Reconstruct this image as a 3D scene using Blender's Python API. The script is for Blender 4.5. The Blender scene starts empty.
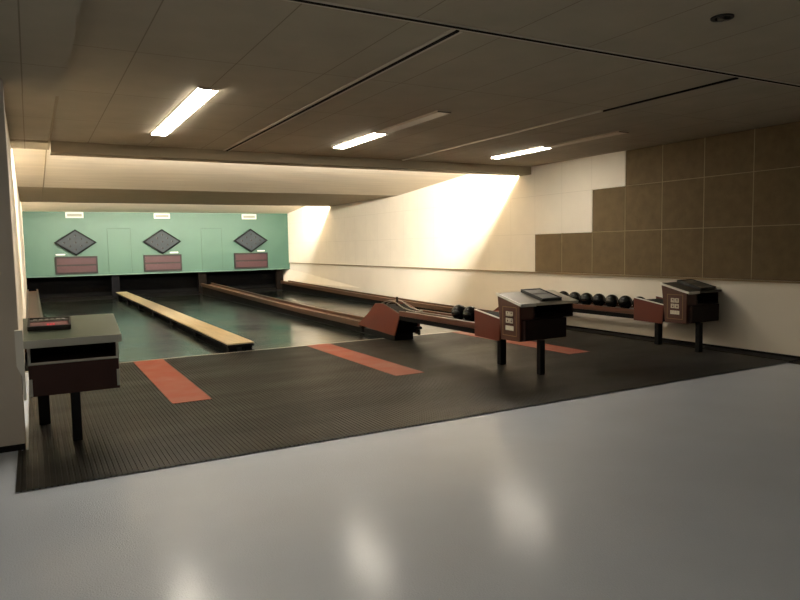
import bpy, bmesh, math, random
from mathutils import Vector, Matrix
random.seed(7)
SC = bpy.context.scene
COL = SC.collection

# ------------------------------------------------------------------ materials
def mat(name, color, rough=0.5, spec=0.5, metal=0.0, noise=0.0, nscale=8.0, bump=0.0, bscale=60.0, emit=None, estr=0.0,
        stretch=(1, 1, 1), rnoise=0.0, coat=0.0, detail=4.0):
    m = bpy.data.materials.new(name); m.use_nodes = True
    nt = m.node_tree; N = nt.nodes; L = nt.links
    b = N['Principled BSDF']
    b.inputs['Base Color'].default_value = (*color, 1)
    b.inputs['Roughness'].default_value = rough
    b.inputs['Specular IOR Level'].default_value = spec
    b.inputs['Metallic'].default_value = metal
    b.inputs['Coat Weight'].default_value = coat
    if emit:
        b.inputs['Emission Color'].default_value = (*emit, 1)
        b.inputs['Emission Strength'].default_value = estr
    if noise or bump or rnoise:
        tc = N.new('ShaderNodeTexCoord'); mp = N.new('ShaderNodeMapping')
        mp.inputs['Scale'].default_value = stretch
        L.new(tc.outputs['Object'], mp.inputs['Vector'])
        if noise or rnoise:
            n = N.new('ShaderNodeTexNoise'); n.inputs['Scale'].default_value = nscale; n.inputs['Detail'].default_value = detail
            L.new(mp.outputs['Vector'], n.inputs['Vector'])
        if noise:
            r = N.new('ShaderNodeMapRange')
            r.inputs['From Min'].default_value = 0.25; r.inputs['From Max'].default_value = 0.75
            r.inputs['To Min'].default_value = 1 - noise; r.inputs['To Max'].default_value = 1 + noise
            L.new(n.outputs['Fac'], r.inputs['Value'])
            mx = N.new('ShaderNodeMix'); mx.data_type = 'RGBA'; mx.blend_type = 'MULTIPLY'
            mx.inputs['Factor'].default_value = 1.0
            mx.inputs['A'].default_value = (*color, 1)
            L.new(r.outputs['Result'], mx.inputs['B'])
            L.new(mx.outputs['Result'], b.inputs['Base Color'])
        if rnoise:
            r2 = N.new('ShaderNodeMapRange')
            r2.inputs['From Min'].default_value = 0.3; r2.inputs['From Max'].default_value = 0.7
            r2.inputs['To Min'].default_value = max(0.02, rough - rnoise); r2.inputs['To Max'].default_value = rough + rnoise
            L.new(n.outputs['Fac'], r2.inputs['Value']); L.new(r2.outputs['Result'], b.inputs['Roughness'])
        if bump:
            n2 = N.new('ShaderNodeTexNoise'); n2.inputs['Scale'].default_value = bscale; n2.inputs['Detail'].default_value = 3
            L.new(mp.outputs['Vector'], n2.inputs['Vector'])
            bp = N.new('ShaderNodeBump'); bp.inputs['Strength'].default_value = bump; bp.inputs['Distance'].default_value = 0.004
            L.new(n2.outputs['Fac'], bp.inputs['Height']); L.new(bp.outputs['Normal'], b.inputs['Normal'])
    return m

def seam_mat(name, color, seam, w, h, axes, offs, line=0.006, rough=0.6, spec=0.3, noise=0.06, nscale=3.0, stagger=0.0):
    """boards with thin joints: brick texture over two object axes"""
    m = mat(name, color, rough, spec, noise=noise, nscale=nscale)
    nt = m.node_tree; N = nt.nodes; L = nt.links; b = N['Principled BSDF']
    src = b.inputs['Base Color'].links[0].from_socket
    tc = N.new('ShaderNodeTexCoord'); sp = N.new('ShaderNodeSeparateXYZ'); cb = N.new('ShaderNodeCombineXYZ')
    L.new(tc.outputs['Object'], sp.inputs['Vector'])
    for k in (0, 1):
        ad = N.new('ShaderNodeMath'); ad.operation = 'SUBTRACT'; ad.inputs[1].default_value = offs[k]
        L.new(sp.outputs[axes[k]], ad.inputs[0]); L.new(ad.outputs[0], cb.inputs[k])
    br = N.new('ShaderNodeTexBrick')
    br.offset = stagger; br.squash = 1.0
    br.inputs['Scale'].default_value = 1.0
    br.inputs['Brick Width'].default_value = w; br.inputs['Row Height'].default_value = h
    br.inputs['Mortar Size'].default_value = line; br.inputs['Mortar Smooth'].default_value = 0.2
    L.new(cb.outputs['Vector'], br.inputs['Vector'])
    mx = N.new('ShaderNodeMix'); mx.data_type = 'RGBA'
    L.new(br.outputs['Fac'], mx.inputs['Factor']); L.new(src, mx.inputs['A']); mx.inputs['B'].default_value = (*seam, 1)
    L.new(mx.outputs['Result'], b.inputs['Base Color'])
    return m

CREAM = (0.80, 0.735, 0.62)
M = {}
M['floor'] = mat('grey_blue_floor_paint', (0.645, 0.71, 0.81), 0.45, 0.5, noise=0.05, nscale=1.3, bump=0.9, bscale=110, coat=0.38)
M['floor'].node_tree.nodes['Principled BSDF'].inputs['Coat Roughness'].default_value = 0.20
M['mat'] = mat('ribbed_black_rubber', (0.0095, 0.0085, 0.0062), 0.40, 0.15, noise=0.4, nscale=0.9, stretch=(0.6,1.6,1), rnoise=0.08)
M['groove'] = mat('rubber_groove', (0.014, 0.012, 0.010), 0.8, 0.2)
M['lane'] = mat('dark_asphalt_lane', (0.017, 0.020, 0.018), 0.17, 0.27, noise=0.5, nscale=0.9, rnoise=0.05)
M['foul'] = mat('pale_metal_line', (0.55, 0.52, 0.44), 0.4, 0.5)
M['strip'] = mat('worn_red_linoleum', (0.235, 0.047, 0.023), 0.45, 0.3, noise=0.16, nscale=3.0, rnoise=0.08)
M['wall'] = mat('cream_wall_paint', CREAM, 0.6, 0.3, noise=0.03, nscale=1.5)
M['pillar'] = mat('off_white_pillar_paint', (0.58, 0.52, 0.44), 0.6, 0.3, noise=0.06, nscale=2.5)
M['room'] = mat('dim_room_paint', (0.15, 0.135, 0.115), 0.7, 0.3, noise=0.05, nscale=1.0)
M['clad'] = seam_mat('cream_acoustic_boards', CREAM, (0.66, 0.60, 0.49), 0.7633, 0.75, (1, 2), (10.33, 1.04), line=0.004, noise=0.03)
M['ceil'] = seam_mat('ceiling_boards', (0.43, 0.38, 0.285), (0.25, 0.21, 0.15), 0.78, 1.56, (0, 1), (0.02, 0.9), line=0.005, noise=0.07, nscale=2.5, stagger=0.0, rough=0.75, spec=0.2)
M['ceil_lane'] = mat('pale_lane_ceiling', (0.74, 0.66, 0.53), 0.7, 0.2, noise=0.09, nscale=3.0, stretch=(0.25, 2.0, 1))
M['beam'] = mat('beam_paint_soffit_shade', (0.36, 0.30, 0.205), 0.7, 0.2, noise=0.05, nscale=2.0)
M['joint_glow'] = mat('joint_edge_light', (0.62, 0.56, 0.45), 0.45, 0.4)  # light bouncing onto the joint edges, put into the colour
M['joint'] = mat('pale_panel_joint', (0.30, 0.235, 0.13), 0.6, 0.3)
M['gap'] = mat('dark_joint', (0.012, 0.010, 0.008), 0.9, 0.1)
M['brown_panel'] = mat('brown_fibre_panel', (0.140, 0.100, 0.052), 0.8, 0.2, noise=0.16, nscale=7.0, bump=0.25, bscale=120)
M['brown_clad'] = seam_mat('brown_fibre_boards', (0.140, 0.100, 0.052), (0.30, 0.235, 0.13), 0.77, 0.75, (1, 2), (4.975, 1.04), line=0.005, noise=0.16, nscale=7.0, rough=0.8, spec=0.2)
M['ledge'] = mat('ledge_strip', (0.26, 0.19, 0.10), 0.5, 0.3)
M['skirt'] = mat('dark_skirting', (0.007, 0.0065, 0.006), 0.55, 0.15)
M['green'] = mat('sea_green_wall_paint', (0.026, 0.073, 0.051), 0.5, 0.35, noise=0.05, nscale=1.0)
M['green_seam'] = mat('dark_green_seam', (0.017, 0.048, 0.034), 0.6, 0.2)
M['green_edge'] = mat('pale_green_edge', (0.07, 0.13, 0.10), 0.5, 0.35)
M['black'] = mat('matt_black', (0.005, 0.005, 0.005), 0.6, 0.08)
M['pit'] = mat('pit_black_cloth', (0.004, 0.004, 0.004), 0.95, 0.05)
M['black_metal'] = mat('black_enamel', (0.006, 0.006, 0.006), 0.45, 0.2)
M['post'] = mat('grey_partition', (0.005, 0.005, 0.006), 0.8, 0.05)
M['brownpost'] = mat('dark_brown_partition', (0.005, 0.0035, 0.0025), 0.8, 0.05)
M['board_grey'] = mat('display_grey', (0.014, 0.020, 0.025), 0.6, 0.2, noise=0.12, nscale=6)
M['board_frame'] = mat('display_dark_frame', (0.002, 0.0028, 0.0028), 0.7, 0.08)
M['lamp_off'] = mat('dark_bulb', (0.003, 0.003, 0.0035), 0.4, 0.2)
M['maroon'] = mat('maroon_display_glass', (0.028, 0.009, 0.012), 0.5, 0.25, noise=0.08, nscale=8)
M['maroon_frame'] = mat('maroon_dark_frame', (0.006, 0.0045, 0.004), 0.6, 0.25)
M['white'] = mat('white_plastic', (0.50, 0.52, 0.46), 0.5, 0.4)
M['grille'] = mat('vent_grille_grey', (0.20, 0.20, 0.17), 0.6, 0.3)
M['wood'] = mat('red_brown_wood', (0.085, 0.030, 0.015), 0.38, 0.4, noise=0.3, nscale=5.0, stretch=(6, 0.4, 6))
M['wood_light'] = mat('brown_rail_wood', (0.066, 0.032, 0.016), 0.33, 0.45, noise=0.3, nscale=5.0, stretch=(6, 0.4, 6))
M['pale_wood'] = mat('pale_bare_wood', (0.46, 0.37, 0.225), 0.45, 0.4, noise=0.16, nscale=5.0, stretch=(8, 0.35, 4))
M['hood'] = mat('red_lacquer_panel', (0.115, 0.022, 0.011), 0.42, 0.4, noise=0.07, nscale=3)
M['laminate'] = mat('grey_green_laminate', (0.125, 0.150, 0.108), 0.28, 0.55, noise=0.05, nscale=4)
M['laminate_dark_reflection'] = mat('laminate_painted_dark_reflection', (0.045, 0.036, 0.026), 0.38, 0.4, noise=0.08, nscale=4)  # reflection of the dark brown wall put into the base colour
M['laminate_bright_reflection'] = mat('laminate_painted_bright_reflection', (0.58, 0.53, 0.43), 0.25, 0.5, noise=0.04, nscale=4)  # reflection of the bright cream wall put into the base colour
M['edging'] = mat('pale_edging', (0.82, 0.80, 0.72), 0.4, 0.4)
M['edging_grey'] = mat('grey_edging', (0.50, 0.50, 0.44), 0.4, 0.4)
M['con_brown'] = mat('dark_brown_console', (0.085, 0.031, 0.019), 0.42, 0.4, noise=0.12, nscale=5)
M['con_dark'] = mat('blackish_brown_console', (0.018, 0.006, 0.004), 0.5, 0.2, noise=0.15, nscale=5)
M['con_left'] = mat('dark_red_brown_drawer', (0.048, 0.016, 0.011), 0.45, 0.3, noise=0.12, nscale=5)
M['gold'] = mat('tarnished_gold_line', (0.26, 0.17, 0.075), 0.45, 0.4, metal=0.3)
M['logo'] = mat('ivory_print', (0.80, 0.75, 0.60), 0.5, 0.3)
M['steel'] = mat('dull_steel', (0.35, 0.33, 0.30), 0.35, 0.5, metal=0.8)
M['ball'] = mat('glossy_black_ball', (0.004, 0.0045, 0.004), 0.07, 0.36, noise=0.3, nscale=6)
M['key'] = mat('grey_key', (0.30, 0.29, 0.26), 0.45, 0.4)
M['keydark'] = mat('keypad_body', (0.020, 0.018, 0.016), 0.4, 0.4)
M['keyplate'] = mat('keypad_grey_plate', (0.11, 0.105, 0.085), 0.4, 0.4)
M['pinkplate'] = mat('keypad_pink_plate', (0.20, 0.085, 0.085), 0.35, 0.4, noise=0.2, nscale=40)
M['redled'] = mat('red_display_digits', (0.3, 0.02, 0.03), 0.4, 0.3, emit=(1.0, 0.06, 0.10), estr=0.5)
WARM = (1.0, 0.91, 0.77)
M['tube'] = mat('lit_diffuser', (0.9, 0.9, 0.85), 0.4, 0.3, emit=WARM, estr=56.0)
M['cove'] = mat('lit_cove_tube', (0.9, 0.9, 0.85), 0.4, 0.3, emit=(1.0, 0.92, 0.79), estr=480.0)
M['cove2'] = mat('lit_far_cove_tube', (0.9, 0.9, 0.85), 0.4, 0.3, emit=(1.0, 0.92, 0.79), estr=370.0)
M['unlit'] = mat('unlit_diffuser', (0.62, 0.53, 0.41), 0.4, 0.4)
M['fixture'] = mat('fixture_grey_metal', (0.16, 0.14, 0.11), 0.5, 0.4)

# ------------------------------------------------------------------ mesh builder
class MB:
    def __init__(s): s.bm = bmesh.new()
    def box(s, x0, x1, y0, y1, z0, z1):
        v = [s.bm.verts.new(p) for p in ((x0,y0,z0),(x1,y0,z0),(x1,y1,z0),(x0,y1,z0),(x0,y0,z1),(x1,y0,z1),(x1,y1,z1),(x0,y1,z1))]
        for f in ((3,2,1,0),(4,5,6,7),(0,1,5,4),(1,2,6,5),(2,3,7,6),(3,0,4,7)):
            s.bm.faces.new([v[i] for i in f])
        return s
    def prism(s, poly, a0, a1, axis='x'):
        """poly in the plane of the two other axes, extruded from a0 to a1 along axis"""
        def P(u, w, a): return {'x': (a, u, w), 'y': (u, a, w), 'z': (u, w, a)}[axis]
        A = [s.bm.verts.new(P(u, w, a0)) for u, w in poly]; B = [s.bm.verts.new(P(u, w, a1)) for u, w in poly]
        fs = [s.bm.faces.new(A), s.bm.faces.new(B[::-1])]
        n = len(poly)
        for i in range(n): fs.append(s.bm.faces.new((A[i], B[i], B[(i+1) % n], A[(i+1) % n])))
        bmesh.ops.recalc_face_normals(s.bm, faces=fs)
        return s
    def loft(s, rings):
        R = [[s.bm.verts.new(p) for p in r] for r in rings]; n = len(R[0]); fs = [s.bm.faces.new(R[0]), s.bm.faces.new(R[-1][::-1])]
        for a, b in zip(R, R[1:]):
            for i in range(n): fs.append(s.bm.faces.new((a[i], b[i], b[(i+1) % n], a[(i+1) % n])))
        bmesh.ops.recalc_face_normals(s.bm, faces=fs)
        return s
    def cyl(s, p, q, r, n=16, r2=None):
        p = Vector(p); q = Vector(q); d = (q - p).normalized()
        a = d.orthogonal().normalized(); b = d.cross(a); r2 = r if r2 is None else r2
        return s.loft([[p + (a*math.cos(t) + b*math.sin(t))*r for t in [2*math.pi*i/n for i in range(n)]],
                       [q + (a*math.cos(t) + b*math.sin(t))*r2 for t in [2*math.pi*i/n for i in range(n)]]])
    def tube(s, pts, r, n=8):
        pts = [Vector(p) for p in pts]; rings = []; ref = None
        for i, p in enumerate(pts):
            d = (pts[min(i+1, len(pts)-1)] - pts[max(i-1, 0)]).normalized()
            a = d.orthogonal().normalized() if ref is None else (ref - d*ref.dot(d)).normalized()
            ref = a; b = d.cross(a)
            rings.append([p + (a*math.cos(2*math.pi*k/n) + b*math.sin(2*math.pi*k/n))*r for k in range(n)])
        return s.loft(rings)
    def ring(s, c, r0, r1, z0, z1, n=32):
        """flat annulus about a vertical axis"""
        P = []
        for (r, z) in ((r0, z0), (r1, z0), (r1, z1), (r0, z1)):
            P.append([s.bm.verts.new((c[0] + r*math.cos(2*math.pi*i/n), c[1] + r*math.sin(2*math.pi*i/n), z)) for i in range(n)])
        fs = []
        for k in range(4):
            a, b = P[k], P[(k+1) % 4]
            for i in range(n): fs.append(s.bm.faces.new((a[i], a[(i+1) % n], b[(i+1) % n], b[i])))
        bmesh.ops.recalc_face_normals(s.bm, faces=fs)
        return s
    def sphere(s, c, r, u=32, v=16):
        bmesh.ops.create_uvsphere(s.bm, u_segments=u, v_segments=v, radius=r, matrix=Matrix.Translation(c)); return s
    def xform(s, mtx):
        bmesh.ops.transform(s.bm, matrix=mtx, verts=s.bm.verts); return s
    def build(s, name, m, parent=None, bevel=0.0, smooth=False):
        me = bpy.data.meshes.new(name)
        if parent is not None:
            o_ = parent.get('_o'); 
            org = Vector(parent['origin']) if 'origin' in parent else Vector((0, 0, 0))
            bmesh.ops.translate(s.bm, vec=-org, verts=s.bm.verts)
        if smooth:
            for f in s.bm.faces: f.smooth = True
        s.bm.to_mesh(me); s.bm.free()
        me.materials.append(m)
        o = bpy.data.objects.new(name, me); COL.objects.link(o)
        if parent is not None:
            o.parent = parent
            if 'origin' in parent: o['origin'] = list(parent['origin'])
        if bevel:
            bv = o.modifiers.new('bevel', 'BEVEL'); bv.width = bevel; bv.segments = 2; bv.limit_method = 'ANGLE'
        return o

def tag(o, label, cat, group=None):
    o['label'] = label; o['category'] = cat
    if group: o['group'] = group
    return o
def thing(name, label, cat, loc, group=None):
    o = bpy.data.objects.new(name, None); COL.objects.link(o)
    o.location = loc; o.empty_display_size = 0.1
    o['origin'] = list(loc)          # children are modelled in world space, then shifted by this
    return tag(o, label, cat, group)
def struct(o, label=None):
    o['kind'] = 'structure'
    if label: o['label'] = label
    return o
def dup(root, loc, label):
    r = root.copy(); COL.objects.link(r); r.location = loc; r['label'] = label
    for ch in list(root.children):
        c = ch.copy(); COL.objects.link(c); c.parent = r
        for g in list(ch.children):
            d = g.copy(); COL.objects.link(d); d.parent = c
    return r

XL, XR = -0.15, 8.85
YF, YM, YG = 10.17, 5.03, 24.82        # foul line, front edge of the mat, green wall
ZC = 3.13

# ------------------------------------------------------------------ camera
cam = bpy.data.cameras.new('camera'); co = bpy.data.objects.new('camera', cam); COL.objects.link(co); SC.camera = co
F, PIT, YAW, ROL = 664.88, 0.0807177, 0.5055924, -0.0179916
f = Vector((math.sin(YAW), math.cos(YAW), 0)); r = Vector((math.cos(YAW), -math.sin(YAW), 0)); u = Vector((0, 0, 1))
f2 = f*math.cos(PIT) - u*math.sin(PIT); u2 = u*math.cos(PIT) + f*math.sin(PIT)
r3 = r*math.cos(ROL) + u2*math.sin(ROL); u3 = -r*math.sin(ROL) + u2*math.cos(ROL)
mx = Matrix((r3, u3, -f2)).transposed().to_4x4(); mx.translation = (0, 0, 1.6)
co.matrix_world = mx
cam.sensor_width = 36; cam.lens = F/800*36; cam.clip_end = 200; cam.clip_start = 0.05

# ------------------------------------------------------------------ room shell
struct(MB().box(-4.2, 9.05, -3.2, 26.2, -0.15, 0).build('floor', M['floor']), 'grey-blue painted glossy floor')
struct(MB().box(-4.2, 9.05, -3.2, 10.44, ZC, ZC+0.5).build('ceiling', M['ceil']), 'board ceiling over the approach area')
# saw-tooth ceiling over the lanes: two lamp coves
struct(MB().prism([(10.44, 3.36), (15.95, 2.97), (20.33, 2.974), (20.33, 3.63), (10.44, 3.63)], XL-0.1, XR+0.1)
       .prism([(20.33, 3.33), (24.9, 2.935), (26.2, 2.935), (26.2, 3.63), (20.33, 3.63)], XL-0.1, XR+0.1)
       .build('ceiling', M['ceil_lane']), 'pale stepped ceiling above the lanes')
bm1 = struct(MB().prism([(10.44, 3.13), (10.44, 2.98), (10.80, 2.98), (10.80, 3.0), (10.50, 3.0), (10.50, 3.40), (10.441, 3.40)], 0.33, 8.822)
       .build('ceiling_beam', M['beam'], bevel=0.004), 'dropped beam across the ceiling in front of the lanes')
bm2 = struct(MB().prism([(15.95, 2.968), (20.60, 2.962), (20.60, 2.985), (20.32, 2.985), (15.95, 2.9695)], XL, XR)
       .build('ceiling_beam', M['beam']), 'flat soffit edge before the green wall')  # darker beam colour stands in for the shade on this soffit
for k in range(5):
    x0 = 0.55 + k*1.65
    MB().cyl((x0, 10.60, 3.17), (x0+1.5, 10.60, 3.17), 0.05, 14).build('fluorescent_tube', M['cove'], bm1)
    MB().cyl((x0, 20.43, 3.12), (x0+1.5, 20.43, 3.12), 0.045, 14).build('fluorescent_tube', M['cove2'], bm2)
# right wall
wr = struct(MB().box(XR, XR+0.2, -3.2, 26.2, 0, 3.6).build('wall_right', M['wall']), 'cream right wall')
ZT = 3.36
cl = MB()
cl.box(XR-0.03, XR, 10.335, YG, 1.04, 1.79).box(XR-0.03, XR, 8.785, YG, 1.79, 2.54)
cl.box(XR-0.03, XR, 8.035, 10.44, 2.54, ZC).box(XR-0.03, XR, 10.44, YG, 2.54, ZT)
cl.build('wall_cladding', M['clad'], wr)
MB().box(XR-0.03, XR, -3.2, 4.975, 1.04, ZC).build('wall_cladding', M['brown_clad'], wr)
struct(MB().box(XR-0.045, XR, -3.2, YG, 1.015, 1.04).build('trim_1', M['ledge']), 'thin brown ledge along the right wall')
struct(MB().box(XR-0.02, XR, YM, 10.3, 0, 0.05).build('baseboard_right', M['skirt']), 'dark baseboard along the right wall')
struct(MB().box(XR-0.02, XR, -3.2, YM, 0, 0.05).build('baseboard_right', M['skirt']), 'dark baseboard beside the bare floor')
# flared kick board at the foot of the right wall beside the lanes
struct(MB().loft([[(8.852, Y, 0.82), (8.852, Y, 0.0), (8.851-dx, Y, 0.0), (8.85-dx*1.1, Y, 0.34)] for Y, dx in ((18.5, 0.001), (25.2, 0.21))]).build('trim_2', M['wall']), 'sloping cream kick board along lane three')
# left wall along the lanes, pillar and dropped box above it
struct(MB().box(XL-0.25, XL, 6.45, 26.2, 0, 3.6).build('wall_left', M['wall']), 'cream left wall beside the lanes')
struct(MB().box(-1.35, -0.115, 6.15, 6.45, 0, ZC).build('wall_left', M['pillar']), 'off-white wall end at the left edge')
struct(MB().box(-1.35, -0.117, 6.142, 6.15, 0, 0.05).build('baseboard_left', M['skirt']), 'dark baseboard at the left wall end')
struct(MB().box(-1.35, 0.32, -3.2, 6.6, 2.955, ZC).build('ceiling', M['ceil']), 'slightly lower ceiling box above the left wall end')
struct(MB().box(0.305, 0.3295, 7.2, 11.1, ZC-0.03, ZC).loft([[(0.312, Y, z-0.03), (0.33, Y, z-0.03), (0.33, Y, z), (0.312, Y, z)] for Y, z in ((10.85, 3.333), (15.95, 2.969), (20.2, 2.966))]).build('trim_3', M['beam']), 'thin strip along the left ceiling edge')
struct(MB().box(XL, 0.32, 7.18, 7.2, ZC-0.012, ZC).build('trim_4', M['gap']), 'dark joint across the left ceiling strip')
struct(MB().box(XL, 0.3295, 10.442, 11.15, ZC-0.03, ZC).build('ceiling', M['ceil']), 'ceiling strip left of the beam')
# unseen rest of the room
struct(MB().box(-4.4, -4.2, -3.2, 6.5, 0, 3.6).build('wall_left', M['room']), 'left wall beside the viewer')
struct(MB().box(-4.2, -1.35, 6.3, 6.5, 0, 3.6).build('wall_left', M['room']), 'wall running left of the wall end')
struct(MB().box(-4.4, 9.05, -3.4, -3.2, 0, 3.6).build('wall_back', M['room']), 'wall behind the viewer')
# green wall above the pits
wf = struct(MB().box(XL, XR, YG, YG+0.12, 0.82, 3.1).build('wall_far', M['green']), 'sea-green wall above the pin pits')
MB().box(XL, XR, YG-0.015, YG+0.12, 0.79, 0.82).build('wall_edge', M['green_edge'], wf)
struct(MB().box(XL-0.2, XR+0.2, 26.0, 26.2, 0, 3.6).build('wall_far', M['pit']), 'black pit back behind the lanes')
struct(MB().box(XL, XR, YG+0.12, 26.0, 0.9, 0.95).build('trim_5', M['pit']), 'black underside of the pit housing')
struct(MB().box(XL, XR, 24.0, 26.0, 0.0, 0.012).build('trim_6', M['pit']), 'black pit floor')
for nm, x0, x1, m_, lab in (('partition_post', 2.42, 2.68, 'post', 'grey post under the green wall at the end of the pale board'),
                        ('partition_post', 5.38, 5.66, 'brownpost', 'dark brown post where the brown middle ball track meets the pit'),
                        ('partition_post', 8.36, 8.62, 'brownpost', 'dark brown post at the pit beside the right wall')):
    tag(MB().box(x0, x1, 24.96, 25.15, 0.0125, 0.88).build(nm, M[m_], bevel=0.01), lab, 'post')

# ceiling joints; pale battens stand in for bounced light on their edges
def joint(n, x0, x1, y0, y1, along, lab, pale=None):
    m1 = MB()
    if along == 'x':
        yc = (y0+y1)/2
        m1.box(x0, x1, yc+0.0125, yc+0.035, ZC-0.008, ZC).box(x0, x1, yc-0.04, yc-0.0125, ZC-0.004, ZC)
        g = MB().box(x0, x1, yc-0.012, yc+0.012, ZC-0.010, ZC)
    else:
        xc = (x0+x1)/2; p0 = pale if pale else y0
        m1.box(xc-0.05, xc-0.0165, p0, y1, ZC-(0.020 if pale else 0.008), ZC)
        if not pale: m1.box(xc+0.0165, xc+0.045, y0, y1, ZC-0.012, ZC)
        g = MB().box(xc-0.016, xc+0.016, y0, y1, ZC-0.014, ZC)
    o = struct(m1.build('trim_%d' % n, M['joint_glow']), lab)
    g.build('joint', M['gap'], o)
joint(7, 0.32, XR, 4.0, 4.0, 'x', 'cross joint in the ceiling with a dark gap')
joint(8, 2.75, 2.75, 4.05, 10.44, 'y', 'lengthwise ceiling joint left of the middle light')
joint(9, 5.92, 5.92, 4.05, 10.44, 'y', 'lengthwise ceiling joint left of the right light', 5.72)  # pale only along the stretch that catches light

# ------------------------------------------------------------------ floor coverings
def ribbed(x0, x1, y0, y1, pitch, rib, z0, zb, zt):
    bm = MB(); b = bm.bm; pts = [(x0, z0), (x0, zt)]
    n = int((x1-x0)/pitch)
    for i in range(n):
        a = x0 + i*pitch
        pts += [(a+rib*0.9, zt), (a+rib, zb), (a+pitch-0.002, zb), (a+pitch, zt)]
    pts += [(x1, zt), (x1, z0)]
    A = [b.verts.new((p[0], y0, p[1])) for p in pts]; B = [b.verts.new((p[0], y1, p[1])) for p in pts]
    for i in range(len(pts)-1): b.faces.new((A[i], A[i+1], B[i+1], B[i]))
    bmesh.ops.recalc_face_normals(b, faces=b.faces)
    return bm
rm = ribbed(-0.17, XR-0.021, YM, 6.10, 0.037, 0.026, 0.0005, 0.0065, 0.011)
b2 = ribbed(-0.096, XR-0.021, 6.10, YF-0.02, 0.037, 0.026, 0.0005, 0.0065, 0.011)
me_ = bpy.data.meshes.new('tmp'); b2.bm.to_mesh(me_); rm.bm.from_mesh(me_); bpy.data.meshes.remove(me_); b2.bm.free()
tag(rm.build('rubber_mat', M['mat']), 'wide black ribbed rubber mat covering the floor before the lanes', 'mat')
struct(MB().box(XL, XR, YF-0.02, YF+0.02, 0.0005, 0.011).build('trim_10', M['foul']), 'thin pale foul line at the start of the lanes')
for i, (x0, x1) in enumerate(((0.22, 2.56), (3.02, 5.32), (5.72, 8.30))):
    lab = ('leftmost lane, dark asphalt between the left wall and the pale board', 'middle dark asphalt lane right of the pale board', 'dark asphalt lane along the cream right wall')[i]
    struct(MB().box(x0, x1, YF+0.02, 24.0, 0.0005, 0.010).build('bowling_lane', M['lane']), lab)
struct(MB().box(XL, 0.22, YF+0.02, 24.0, 0.0005, 0.006).box(2.56, 3.02, YF+0.02, 24.0, 0.0005, 0.006).box(5.32, 5.72, YF+0.02, 24.0, 0.0005, 0.006)
       .box(8.30, XR, YF+0.02, 24.0, 0.0005, 0.006).build('trim_11', M['black']), 'dark gutters between the lanes')
for x0, lab in ((1.21, 'red floor strip leading to the leftmost lane'), (3.85, 'red floor strip leading to the middle lane'), (6.68, 'red floor strip on the mat behind the middle console')):
    tag(MB().box(x0, x0+0.405, 7.09, YF-0.03, 0.0115, 0.0145).build('approach_strip', M['strip']), lab, 'floor strip', 'red approach strips')

# ------------------------------------------------------------------ pale divider board between lanes one and two
t = thing('lane_divider', 'long low bench-like board with pale wooden top between the first two lanes', 'board', (2.79, YF, 0))
def dv(ea, eb, za, zb):
    """divider section from za to zb below / above the top surface, narrowing and rising towards the pit"""
    return MB().loft([[(xa+ea, Y, z+za), (xb-eb, Y, z+za), (xb-eb, Y, z+zb), (xa+ea, Y, z+zb)] for xa, xb, Y, z in ((2.58, 3.0, 10.16, 0.150), (2.47, 2.81, 24.3, 0.225))])
dv(0, 0, -0.022, 0).build('top_board', M['pale_wood'], t, bevel=0.003)
dv(0.006, 0.006, -0.065, -0.0225).build('rail', M['black'], t)
for k in range(7):
    Y = 10.19 + k*2.3
    g = (Y-10.16)/14.14
    xa, xb, z = 2.58-0.11*g, 3.0-0.19*g, 0.150+0.075*g
    for x0, x1 in ((xa+0.03, xa+0.15), (xb-0.15, xb-0.03)):
        MB().box(x0, x1, Y, Y+0.16, 0.0115, z-0.0655).build('foot', M['black'], t)

# ------------------------------------------------------------------ ball return tracks
def zt(Y):
    P = [(11.0, 0.215), (14.2, 0.23), (18.2, 0.29), (23.2, 0.385), (24.4, 0.41)]
    for (a, b), (c, d) in zip(P, P[1:]):
        if Y <= c: return b + (d-b)*(Y-a)/(c-a)
    return P[-1][1]
def track(x0, x1, label, dz=0.0, y0=11.15, hb=0.105, y1=24.3):
    t = thing('ball_return_track', label, 'ball track', ((x0+x1)/2, y0, 0), 'ball return tracks along the lanes')
    Ys = [y0, 14.2, 18.2, 21.0, y1]
    def board(xa, xb, top, h):
        return MB().loft([[(xa, Y, zt(Y)+dz+top-h), (xb, Y, zt(Y)+dz+top-h), (xb, Y, zt(Y)+dz+top), (xa, Y, zt(Y)+dz+top)] for Y in Ys])
    board(x0, x0+0.045, 0, hb).build('side_board', M['wood_light'], t, bevel=0.004)
    board(x1-0.045, x1, 0, hb).build('side_board', M['wood_light'], t, bevel=0.004)
    board(x0+0.045, x1-0.045, -0.06, 0.03).build('track_bed', M['con_brown'], t)
    MB().loft([[(x0+0.05, Y, 0.0065), (x1-0.05, Y, 0.0065), (x1-0.05, Y, zt(Y)+dz-0.091), (x0+0.05, Y, zt(Y)+dz-0.091)] for Y in Ys]).build('support', M['black'], t)
    return t
track(5.30, 5.70, 'brown wooden ball track between the middle lane and the wall lane')
track(8.28, 8.62, 'brown wooden ball track at the foot of the cream right wall', dz=-0.03)
track(-0.145, 0.165, 'brown wooden ball track beside the left wall, behind the green-topped console', dz=0.03)

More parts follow.
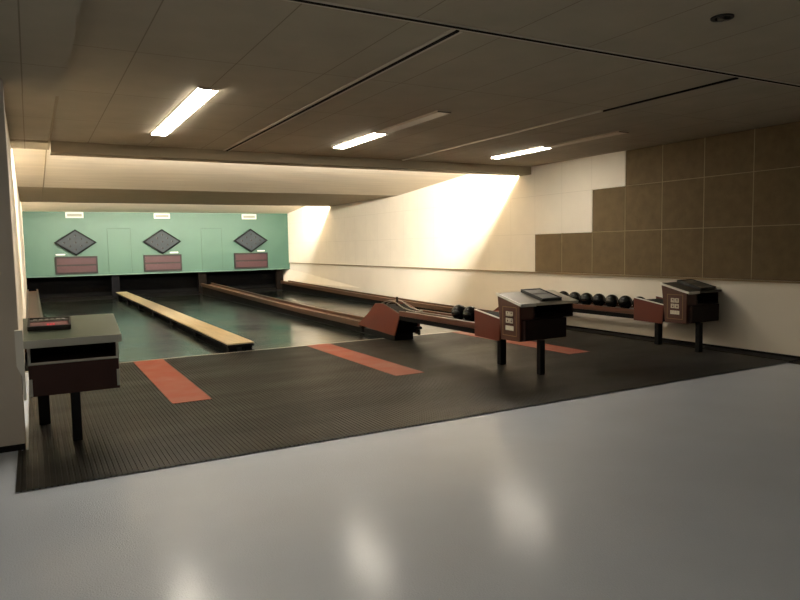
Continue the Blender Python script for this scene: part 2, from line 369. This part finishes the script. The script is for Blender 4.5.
# ------------------------------------------------------------------ ball lifts (red hoods)
def hood(x0, label, wires=True):
    t = thing('ball_lift', label, 'ball lift', (x0+0.23, 10.2, 0), 'red ball lifts at the track ends')
    P = [(11.13, 0.165), (10.72, 0.39), (10.40, 0.60), (10.10, 0.622), (9.50, 0.485), (9.70, 0.105)]
    for xx in (x0, x0+0.43):
        MB().prism(P, xx, xx+0.022).build('side_panel', M['hood'], t, bevel=0.003)
    Q = [(10.70, 0.36), (10.39, 0.575), (10.11, 0.596), (9.56, 0.47), (9.74, 0.125), (10.9, 0.175)]
    MB().prism(Q, x0+0.0225, x0+0.4295).build('inner_casing', M['black'], t)
    MB().box(x0+0.05, x0+0.41, 9.78, 10.95, 0.0125, 0.12).build('base', M['black_metal'], t)
    E_ = [(10.40, 0.60), (10.10, 0.622), (9.50, 0.485)]
    MB().tube([(x0+0.011, y, z+0.004) for y, z in E_], 0.007, 6).build('edging', M['wood_light'], t)
    k = MB().box(x0+0.36, x0+0.45, 9.54, 9.66, 0.20, 0.245).box(x0+0.40, x0+0.44, 9.58, 9.63, 0.10, 0.2)
    k.build('lever', M['black_metal'], t, bevel=0.01)
    if wires:
        MB().cyl((x0+0.25, 10.04, 0.55), (x0+0.25, 10.04, 0.73), 0.016, 12).build('guide_post', M['black_metal'], t)
        for dx in (0.0, 0.14):
            pts = [(x0+0.18+dx, 10.55, 0.575), (x0+0.18+dx, 10.35, 0.63), (x0+0.18+dx, 10.15, 0.665), (x0+0.18+dx, 10.0, 0.655), (x0+0.18+dx, 9.85, 0.61),
                   (x0+0.18+dx, 9.70, 0.568), (x0+0.18+dx, 9.5, 0.545), (x0+0.18+dx, 9.30, 0.535)]
            MB().tube(pts, 0.009, 8).build('guide_wire', M['steel'], t, smooth=True)
    return t
hood(5.25, 'red-sided ball lift at the end of the middle ball track', True)
hood(8.27, 'red-sided ball lift by the right wall, hidden behind the middle console', False)

# ------------------------------------------------------------------ ball racks
BALL_R, ROD = 0.114, 0.011
BZ = 0.620
dzr = math.sqrt((BALL_R+ROD+0.0004)**2 - 0.075**2)
def rack(x0, label):
    t = thing('ball_rack', label, 'ball rack', (x0+0.22, 7.0, 0), 'wooden ball racks')
    y0, y1 = 7.22, 9.48
    for xx in (x0, x0+0.40):
        MB().box(xx, xx+0.035, y0, y1, 0.465, 0.545).build('side_rail', M['wood'], t, bevel=0.006)
    for dx in (-0.075, 0.075):
        MB().cyl((x0+0.22+dx, y0, BZ-dzr), (x0+0.22+dx, y1, BZ-dzr), ROD, 10).build('ball_rod', M['steel'], t, smooth=True)
    MB().box(x0+0.0355, x0+0.3995, y0, y1, 0.40, 0.47).box(x0+0.01, x0+0.425, y0, y1, 0.395, 0.464).build('tray', M['black'], t)
    P = [(7.27, 0.735), (6.715, 0.655), (6.735, 0.375), (7.27, 0.385)]
    eb = None
    for xx in (x0-0.06, x0+0.44):
        p = MB().prism(P, xx, xx+0.02).build('end_panel', M['hood'], t, bevel=0.003)
        MB().loft([[(xx-0.002, y, z), (xx+0.022, y, z), (xx+0.022, y, z+0.012), (xx-0.002, y, z+0.012)] for y, z in ((7.27, 0.735), (6.715, 0.655))]).build('edging', M['edging'], p)
    MB().prism([(7.21, 0.70), (6.73, 0.625), (6.74, 0.40), (7.21, 0.40)], x0-0.0395, x0+0.4395).build('end_box', M['black'], t)
    MB().box(x0+0.14, x0+0.23, 6.96, 7.04, 0.0115, 0.40).build('leg', M['black_metal'], t, bevel=0.006)
    return t
rack(5.22, 'wooden ball rack behind the middle console, holding two black balls')
rack(8.25, 'wooden ball rack along the right wall, holding a row of black balls')
bm = MB().sphere((0, 0, 0), BALL_R, 40, 20)
ball0 = bm.build('bowling_ball', M['ball'], smooth=True)
tag(ball0, 'black bowling ball touching the red end box of the middle rack', 'ball', 'balls on the middle rack')
ball0.location = (5.44, 7.76, BZ)
b = ball0.copy(); COL.objects.link(b); b.location = (5.44, 8.05, BZ); b.rotation_euler = (1, 2, 0.4)
b['label'] = 'left one of the two black balls on the middle rack, nearer the lanes'
ball0['label'] = 'right one of the two black balls on the middle rack, nearer the red end panel'
ordn = ['first', 'second', 'third', 'fourth', 'fifth', 'sixth', 'seventh', 'eighth']
for k in range(8):
    b = ball0.copy(); COL.objects.link(b); b.location = (8.47, 7.40 + k*0.290, BZ); b.rotation_euler = (k*1.1, k*0.7, k)
    b['label'] = 'black ball on the rack along the right wall, %s from its red end panel' % ordn[k]
    b['group'] = 'balls on the right rack'

# ------------------------------------------------------------------ scoring consoles
TB = [0.872, 0.235, 0.03]          # height at the front, slope, lip of the console being built
def top_z(Y): return TB[0] + TB[1]*(Y-6.2)
def slab(x0, x1, y0, y1, th, dz=0.0):
    m = MB()
    m.loft([[(x, y0, top_z(y0)-th+dz), (x, y1, top_z(y1)-th+dz), (x, y1, top_z(y1)+dz), (x, y0, top_z(y0)+dz)] for x in (x0, x1)])
    return m
def console(name, label, x0, leg_x, box, shelf, top, has_logo, m_top, zb=0.435, yf=6.23, m_box='con_dark', m_edge='edging_grey', group='scoring consoles'):
    yb = 6.71
    t = thing(name, label, 'console', (leg_x, 6.3, 0), group)
    slab(top[0], top[1], yf, yb, 0.028).build('desk_top', m_top, t, bevel=0.004)
    MB().loft([[(x, yf-0.005, top_z(yf)-TB[2]), (x, yf-0.0005, top_z(yf)-TB[2]), (x, yf-0.0005, top_z(yf)+0.002), (x, yf-0.005, top_z(yf)+0.002)] for x in (top[0], top[1])]).build('desk_edging', M[m_edge], t)
    sx0, sx1 = shelf
    # open shelf under the desk
    def side(xa, xb): return MB().prism([(yf+0.04, 0.70), (yb-0.02, 0.70), (yb-0.02, top_z(yb-0.02)-0.029), (yf+0.04, top_z(yf+0.04)-0.029)], xa, xb)
    side(sx1-0.025, sx1).build('side_panel', M['con_dark'], t)
    side(sx0, sx0+0.025).build('side_panel', M['con_dark'], t)
    MB().box(sx0+0.0255, sx1-0.0255, yb-0.045, yb-0.02, 0.70, top_z(yb-0.05)-0.032).build('back_panel', M['black'], t)
    MB().box(sx0, sx1, yf+0.035, yb-0.02, 0.682, 0.6995).build('shelf', M['con_dark'], t)
    MB().box(box[0], box[1], yf-0.03 if has_logo else 6.14, yb-0.03, zb, 0.6815).build('drawer_box', M[m_box], t, bevel=0.006)
    MB().box(leg_x-0.037, leg_x+0.037, 6.15, 6.22, 0.0115, zb-0.0005).build('leg', M['black_metal'], t, bevel=0.004)
    if has_logo:
        lx0, lx1 = x0, x0+0.215
        P = [(6.26, 0.42), (6.26, 0.811), (6.70, top_z(6.70)-0.0225), (6.64, 0.415)]
        lb = MB().prism([(yf+0.035, 0.42), (yf+0.035, top_z(yf+0.035)-0.029), (6.70, top_z(6.70)-0.029), (6.63, 0.415)], lx0, lx1-0.001).build('emblem_box', M['con_brown'], t, bevel=0.004)
        # pale edging along the left and front edge of the desk
        e = MB()
        e.loft([[(x0-0.018, y, top_z(y)-0.026), (x0-0.0005, y, top_z(y)-0.026), (x0-0.0005, y, top_z(y)+0.004), (x0-0.018, y, top_z(y)+0.004)] for y in (yf-0.018, yb)])
        e.loft([[(x, yf-0.018, top_z(yf)-0.034), (x, yf-0.0055, top_z(yf)-0.034), (x, yf-0.0055, top_z(yf)+0.004), (x, yf-0.018, top_z(yf)+0.004)] for x in (x0-0.018, x0+0.215)])
        e.build('white_edging', M['edging'], t)
        X = lx0-0.003
        # border line and emblem on the left face: two columns of tiles and a bar of lettering, in (y, z)
        def q(mb, ya, yb_, za, zb, d=0.0025): mb.box(lx0-d, lx0-0.0002, ya, yb_, za, zb)
        g = MB()
        ya, yc, za, zc = 6.325, 6.595, 0.475, 0.835
        q(g, ya, yc, za, za+0.008); q(g, ya, yc, zc-0.008, zc); q(g, ya, ya+0.008, za, zc); q(g, yc-0.008, yc, za, zc)
        g.build('border_line', M['gold'], lb)
        l = MB()
        for iy in (0, 1):
            for iz in (0, 1):
                cy, cz = 6.425 + iy*0.072, 0.665 + iz*0.082
                # each tile: a pale square ring with a bar through it
                h = 0.032
                q(l, cy-h, cy+h, cz-h, cz-h+0.016, 0.004); q(l, cy-h, cy+h, cz+h-0.014, cz+h, 0.004)
                q(l, cy-h, cy-h+0.018, cz-h, cz+h, 0.004); q(l, cy+h-0.018, cy+h, cz-h, cz+h, 0.004)
                if iz: q(l, cy-0.006, cy+0.006, cz-0.02, cz+0.004, 0.004)
                else: q(l, cy-0.012, cy+0.012, cz+0.004, cz+0.012, 0.004)
        l2 = MB()
        for i in range(6):
            y = 6.382 + i*0.0265
            q(l2, y, y+0.021, 0.545, 0.60, 0.004)
        q(l2, 6.382, 6.5355, 0.545, 0.556, 0.0035)
        l2.build('lettering', M['logo'], lb)
        l.build('emblem', M['logo'], lb)
    return t
mid = console('scoring_console', 'scoring console with ivory emblem and desk top pale with painted reflection, in the middle of the mat', 5.11, 5.37, (5.145, 5.80), (5.326, 5.97), (5.11, 6.02), True, M['laminate_bright_reflection'], m_edge='laminate_bright_reflection')
rgt = console('scoring_console', 'scoring console with ivory emblem, top dark with painted reflection, standing against the right wall', 8.125, 8.30, (8.17, 8.76), (8.341, 8.83), (8.125, 8.843), True, M['laminate_dark_reflection'], m_edge='laminate_dark_reflection')
TB[:] = [0.905, 0.235, 0.062]
lft = console('scoring_console', 'green-topped scoring console with open shelf beside the left wall end', -0.10, 0.27, (-0.062, 0.62), (-0.066, 0.625), (-0.086, 0.65), False, M['laminate'], zb=0.425, yf=6.13, m_box='con_left')
# fittings only the left console shows
MB().box(-0.066, 0.625, 6.160, 6.1645, 0.678, 0.702).build('shelf_edging', M['edging_grey'], lft)
for xa, za, zb in ((-0.063, 0.43, 0.57), (0.598, 0.45, 0.59)):
    MB().box(xa, xa+0.024, 6.128, 6.1395, za, zb).build('corner_strip', M['edging_grey'], lft)
for xa in (-0.0655, 0.603):
    MB().box(xa, xa+0.022, 6.158, 6.1695, 0.703, 0.845).build('side_edging', M['edging_grey'], lft)
MB().prism([(-0.142, 0.985), (-0.0865, 0.985), (-0.0865, 0.42), (-0.105, 0.42), (-0.109, 0.62), (-0.142, 0.70)], 6.06, 6.141, 'y').build('wall_bracket', M['edging'], lft)  # bright edging colour stands in for light falling on this plate
MB().box(-0.06, 0.59, 6.71-0.03, 6.99, 0.50, 0.66).build('rear_box', M['con_dark'], lft)
MB().box(-0.01, 0.085, 6.90, 6.98, 0.0115, 0.50).build('leg', M['black_metal'], lft, bevel=0.004)

# keypads lying on the desks
def local_on_desk(mb, ox, oy, rot):
    a = math.atan(TB[1])
    mtx = Matrix.Translation((ox, oy, top_z(oy)+0.001)) @ Matrix.Rotation(a, 4, 'X') @ Matrix.Rotation(rot, 4, 'Z')
    return mb.xform(mtx)
def keypad(label, ox, oy, w, d, rot, kind):
    t = thing('keypad', label, 'keypad', (ox, oy, top_z(oy)), 'control keypads on the consoles')
    P = lambda mb, n, m, par=t, bv=0.0: local_on_desk(mb, ox, oy, rot).build(n, M[m], par, bevel=bv)
    P(MB().box(-w/2, w/2, -d/2, d/2, 0, 0.028), 'case', 'keydark', t, 0.004)
    fr = MB()
    for (a, b_, c, e) in ((-w/2, w/2, -d/2, -d/2+0.014), (-w/2, w/2, d/2-0.014, d/2), (-w/2, -w/2+0.014, -d/2+0.014, d/2-0.014), (w/2-0.014, w/2, -d/2+0.014, d/2-0.014)):
        fr.box(a, b_, c, e, 0.0282, 0.040)
    P(fr, 'rim', 'keydark')
    if kind == 'lit':
        P(MB().box(-w/2+0.02, w/2-0.02, -d/2+0.02, d*0.08, 0.0282, 0.031), 'display', 'pinkplate')
        P(MB().box(-w/2+0.02, w/2-0.02, d*0.14, d/2-0.02, 0.0282, 0.031), 'key_plate', 'keyplate')
        dg = MB()
        for i in range(3): dg.box(0.0+i*0.022-0.02, 0.016+i*0.022-0.02, -d/2+0.045, -d/2+0.085, 0.0312, 0.0325)
        P(dg, 'lit_digits', 'redled')
        for i in range(6):
            x = -w/2+0.055+i*(w-0.11)/5
            P(MB().box(x-0.014, x+0.014, d*0.20, d*0.34, 0.0312, 0.039), 'key', 'key', t, 0.002)
    else:
        P(MB().box(-w/2+0.03, w/2-0.03, -d/2+0.03, -0.015, 0.0282, 0.033), 'key_plate', 'keyplate')
        P(MB().box(-w/2+0.03, w/2-0.03, 0.02, d/2-0.03, 0.0282, 0.033), 'key_plate', 'keyplate')
    return t
keypad('dark keypad with a small red lit display on the green-topped left console', 0.115, 6.47, 0.33, 0.24, -0.03, 'lit')
TB[:] = [0.872, 0.235, 0.03]
keypad('dark framed keypad with two grey plates on the middle console', 5.62, 6.475, 0.32, 0.42, 0.0, 'plates')
keypad('dark keypad on the console at the right wall', 8.60, 6.475, 0.34, 0.42, 0.0, 'plates')

# ------------------------------------------------------------------ green wall fittings
YW = YG - 0.0005
XD = (1.355, 4.12, 7.315)
side = ('left', 'middle', 'right')
for i, xc in enumerate(XD):
    # pin indicator: a dark diamond with nine lamps
    t = thing('pin_indicator', '%s dark diamond-shaped pin indicator on the green wall' % side[i], 'indicator board', (xc, YW, 1.915), 'diamond pin indicators on the green wall')
    hw, hh, d = 0.65, 0.44, 0.10
    O = [(xc-hw, 1.915), (xc, 1.915+hh), (xc+hw, 1.915), (xc, 1.915-hh)]
    MB().prism(O, YW-d+0.02, YW, 'y').build('case', M['board_frame'], t)
    k = 0.87
    I = [(xc-hw*k, 1.915), (xc, 1.915+hh*k), (xc+hw*k, 1.915), (xc, 1.915-hh*k)]
    MB().prism(I, YW-d+0.005, YW-d+0.0195, 'y').build('face_panel', M['board_grey'], t)
    for a in range(4):
        p, q_, pi, qi = O[a], O[(a+1) % 4], I[a], I[(a+1) % 4]
        MB().prism([p, q_, qi, pi], YW-d-0.01, YW-d+0.0195, 'y').build('frame_side', M['board_frame'], t)
    for ia in range(3):
        for ib in range(3):
            px_ = xc + (ia-ib)*0.17; pz = 1.915 + (ia+ib-2)*0.118
            MB().cyl((px_, YW-d+0.0045, pz), (px_, YW-d-0.012, pz), 0.032, 14).build('pin_lamp', M['lamp_off'], t, smooth=False)
    # score display: two maroon bars in a dark frame
    xa, xb, za, zb = xc-0.645, xc+0.645, 0.865, 1.455
    t = thing('score_display', '%s maroon two-row score display below the diamond on the green wall' % side[i], 'score display', (xc, YW, za), 'maroon score displays on the green wall')
    MB().box(xa, xb, YW-0.06, YW, za, zb).build('case', M['maroon_frame'], t, bevel=0.005)
    for z0, z1 in ((za+0.06, (za+zb)/2-0.025), ((za+zb)/2+0.025, zb-0.06)):
        MB().box(xa+0.055, xb-0.055, YW-0.068, YW-0.0605, z0, z1).build('display_bar', M['maroon'], t)
    # lettered white strip next to the diamond's foot
    dx = -0.47 if i == 0 else 0.40
    tag(MB().box(xc+dx-0.14, xc+dx+0.14, YW-0.014, YW, 1.50, 1.545).build('wall_label', M['white']),
        'small white strip above the %s maroon score display' % side[i], 'label', 'white strips above the score displays')
for i, (xa, xb, za, zb) in enumerate(((1.10, 1.64, 2.735, 2.925), (3.89, 4.43, 2.725, 2.905), (7.02, 7.57, 2.715, 2.90))):
    t = thing('wall_vent', '%s white framed vent at the top of the green wall' % side[i], 'vent', ((xa+xb)/2, YW, za), 'white vents on the green wall')
    w = 0.045
    MB().box(xa, xb, YW-0.03, YW, za, za+w).box(xa, xb, YW-0.03, YW, zb-w, zb).box(xa, xa+w, YW-0.03, YW, za+w, zb-w).box(xb-w, xb, YW-0.03, YW, za+w, zb-w).build('frame', M['white'], t)
    g = MB().box(xa+w, xb-w, YW-0.008, YW, za+w, zb-w)
    n = 5
    for k in range(n):
        z0 = za+w + (k+0.2)*(zb-za-2*w)/n
        g.box(xa+w, xb-w, YW-0.022, YW-0.008, z0, z0+0.010)
    g.build('grille', M['grille'], t)
for i, (xa, xb) in enumerate(((2.35, 3.08), (5.50, 6.23))):
    p = tag(MB().box(xa, xb, YW-0.014, YW, 0.85, 2.37).build('access_panel', M['green'], bevel=0.004),
        ('green access panel between the left and middle displays', 'green access panel between the middle and right displays')[i], 'access panel', 'access panels in the green wall')
    MB().box(xa-0.013, xa-0.0005, YW-0.004, YW, 0.85, 2.383).box(xb+0.0005, xb+0.013, YW-0.004, YW, 0.85, 2.383).box(xa-0.0005, xb+0.0005, YW-0.004, YW, 2.3705, 2.383).build('panel_seam', M['green_seam'], p)

# ------------------------------------------------------------------ brown wall panels on the right
E_ = [10.33, 9.56, 8.78, 8.03, 7.28, 6.53, 5.755, 4.98]
for row, (za, zb, start) in enumerate(((1.045, 1.785, 0), (1.795, 2.535, 2), (2.545, 3.125, 3))):
    rn = ('bottom', 'middle', 'top')[row]
    for k in range(start, 7):
        tag(MB().box(XR-0.034, XR, E_[k+1]+0.006, E_[k]-0.006, za, zb).build('wall_panel', M['brown_panel'], bevel=0.003),
            'brown textured wall panel in the %s row, %s from the cream boards' % (rn, ordn[k-start]), 'wall panel', 'brown panels on the right wall')

jm = MB()
for za, zb, k0 in ((1.045, 1.79, 0), (1.79, 2.54, 2), (2.54, 3.125, 3)):
    for k in range(k0+1, 7): jm.box(XR-0.0355, XR, E_[k]-0.0055, E_[k]+0.0055, za, zb)
    if za > 1.1: jm.box(XR-0.0355, XR, 4.98, E_[k0], za-0.0045, za+0.0045)
jm.build('panel_joint', M['joint'], wr)
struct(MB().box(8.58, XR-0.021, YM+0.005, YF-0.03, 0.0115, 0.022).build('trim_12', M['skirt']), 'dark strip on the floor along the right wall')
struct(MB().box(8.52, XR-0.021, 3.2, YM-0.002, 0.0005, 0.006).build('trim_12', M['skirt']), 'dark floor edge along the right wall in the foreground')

# ------------------------------------------------------------------ ceiling lights
def light(x0, x1, y0, y1, lit, label):
    t = thing('ceiling_light', label, 'ceiling light', ((x0+x1)/2, (y0+y1)/2, ZC), 'long fluorescent ceiling lights')
    MB().box(x0-0.012, x1+0.012, y0, y1, ZC-0.008, ZC).build('housing', M['unlit'], t)
    MB().box(x0, x1, y0+0.012, y1-0.012, ZC-0.02, ZC-0.0085).build('diffuser', M['tube'] if lit else M['unlit'], t, bevel=0.004)
    for ye in (y0, y1-0.0115):
        MB().box(x0-0.004, x1+0.004, ye, ye+0.0115, ZC-0.02, ZC-0.0085).build('end_cap', M['fixture'], t)
light(1.48, 1.66, 7.95, 9.32, True, 'lit ceiling light of the left pair, the one nearer the green wall')
light(1.48, 1.66, 6.50, 7.93, True, 'lit ceiling light of the left pair, the one farther from the green wall')
light(4.14, 4.31, 8.07, 9.50, True, 'lit ceiling light in the middle, nearer the beam')
light(4.14, 4.31, 6.50, 8.05, False, 'unlit ceiling light in line with the middle lit one')
light(7.18, 7.35, 8.20, 9.58, True, 'lit ceiling light on the right, near the cream wall')
light(7.18, 7.35, 6.65, 8.18, False, 'unlit ceiling light in line with the right lit one')
for y0 in (-2.3, -0.4):  # unseen lamps added to brighten the foreground floor and left wall end
    light(-2.2, -2.02, y0, y0+1.42, True, 'added unseen ceiling light left of the viewer, %s' % ('nearer the back wall' if y0 < -1 else 'nearer the lanes'))
t = thing('ceiling_spotlight', 'small round dark recessed spotlight in the near ceiling', 'spotlight', (4.25, 3.03, ZC))
MB().ring((4.25, 3.03), 0.050, 0.075, ZC-0.010, ZC).build('trim_ring', M['keydark'], t)
MB().cyl((4.25, 3.03, ZC-0.004), (4.25, 3.03, ZC-0.0005), 0.0495, 24).build('reflector', M['black'], t)
MB().cyl((4.235, 3.03, ZC-0.022), (4.235, 3.03, ZC-0.0045), 0.022, 16).build('bulb', M['steel'], t)
MB().box(4.27, 4.285, 3.0, 3.06, ZC-0.02, ZC-0.0045).build('clip', M['steel'], t)

for o in SC.objects:
    if 'origin' in o: del o['origin']

# ------------------------------------------------------------------ world and view
w = bpy.data.worlds.new('world'); SC.world = w; w.use_nodes = True
w.node_tree.nodes['Background'].inputs['Color'].default_value = (0, 0, 0, 1)
vs = SC.view_settings
vs.view_transform = 'Standard'; vs.look = 'None'; vs.gamma = 1.0; vs.use_curve_mapping = False
vs.exposure = 0.0
SC.cycles.max_bounces = 10; SC.cycles.diffuse_bounces = 6; SC.cycles.glossy_bounces = 5
SC.cycles.use_denoising = True
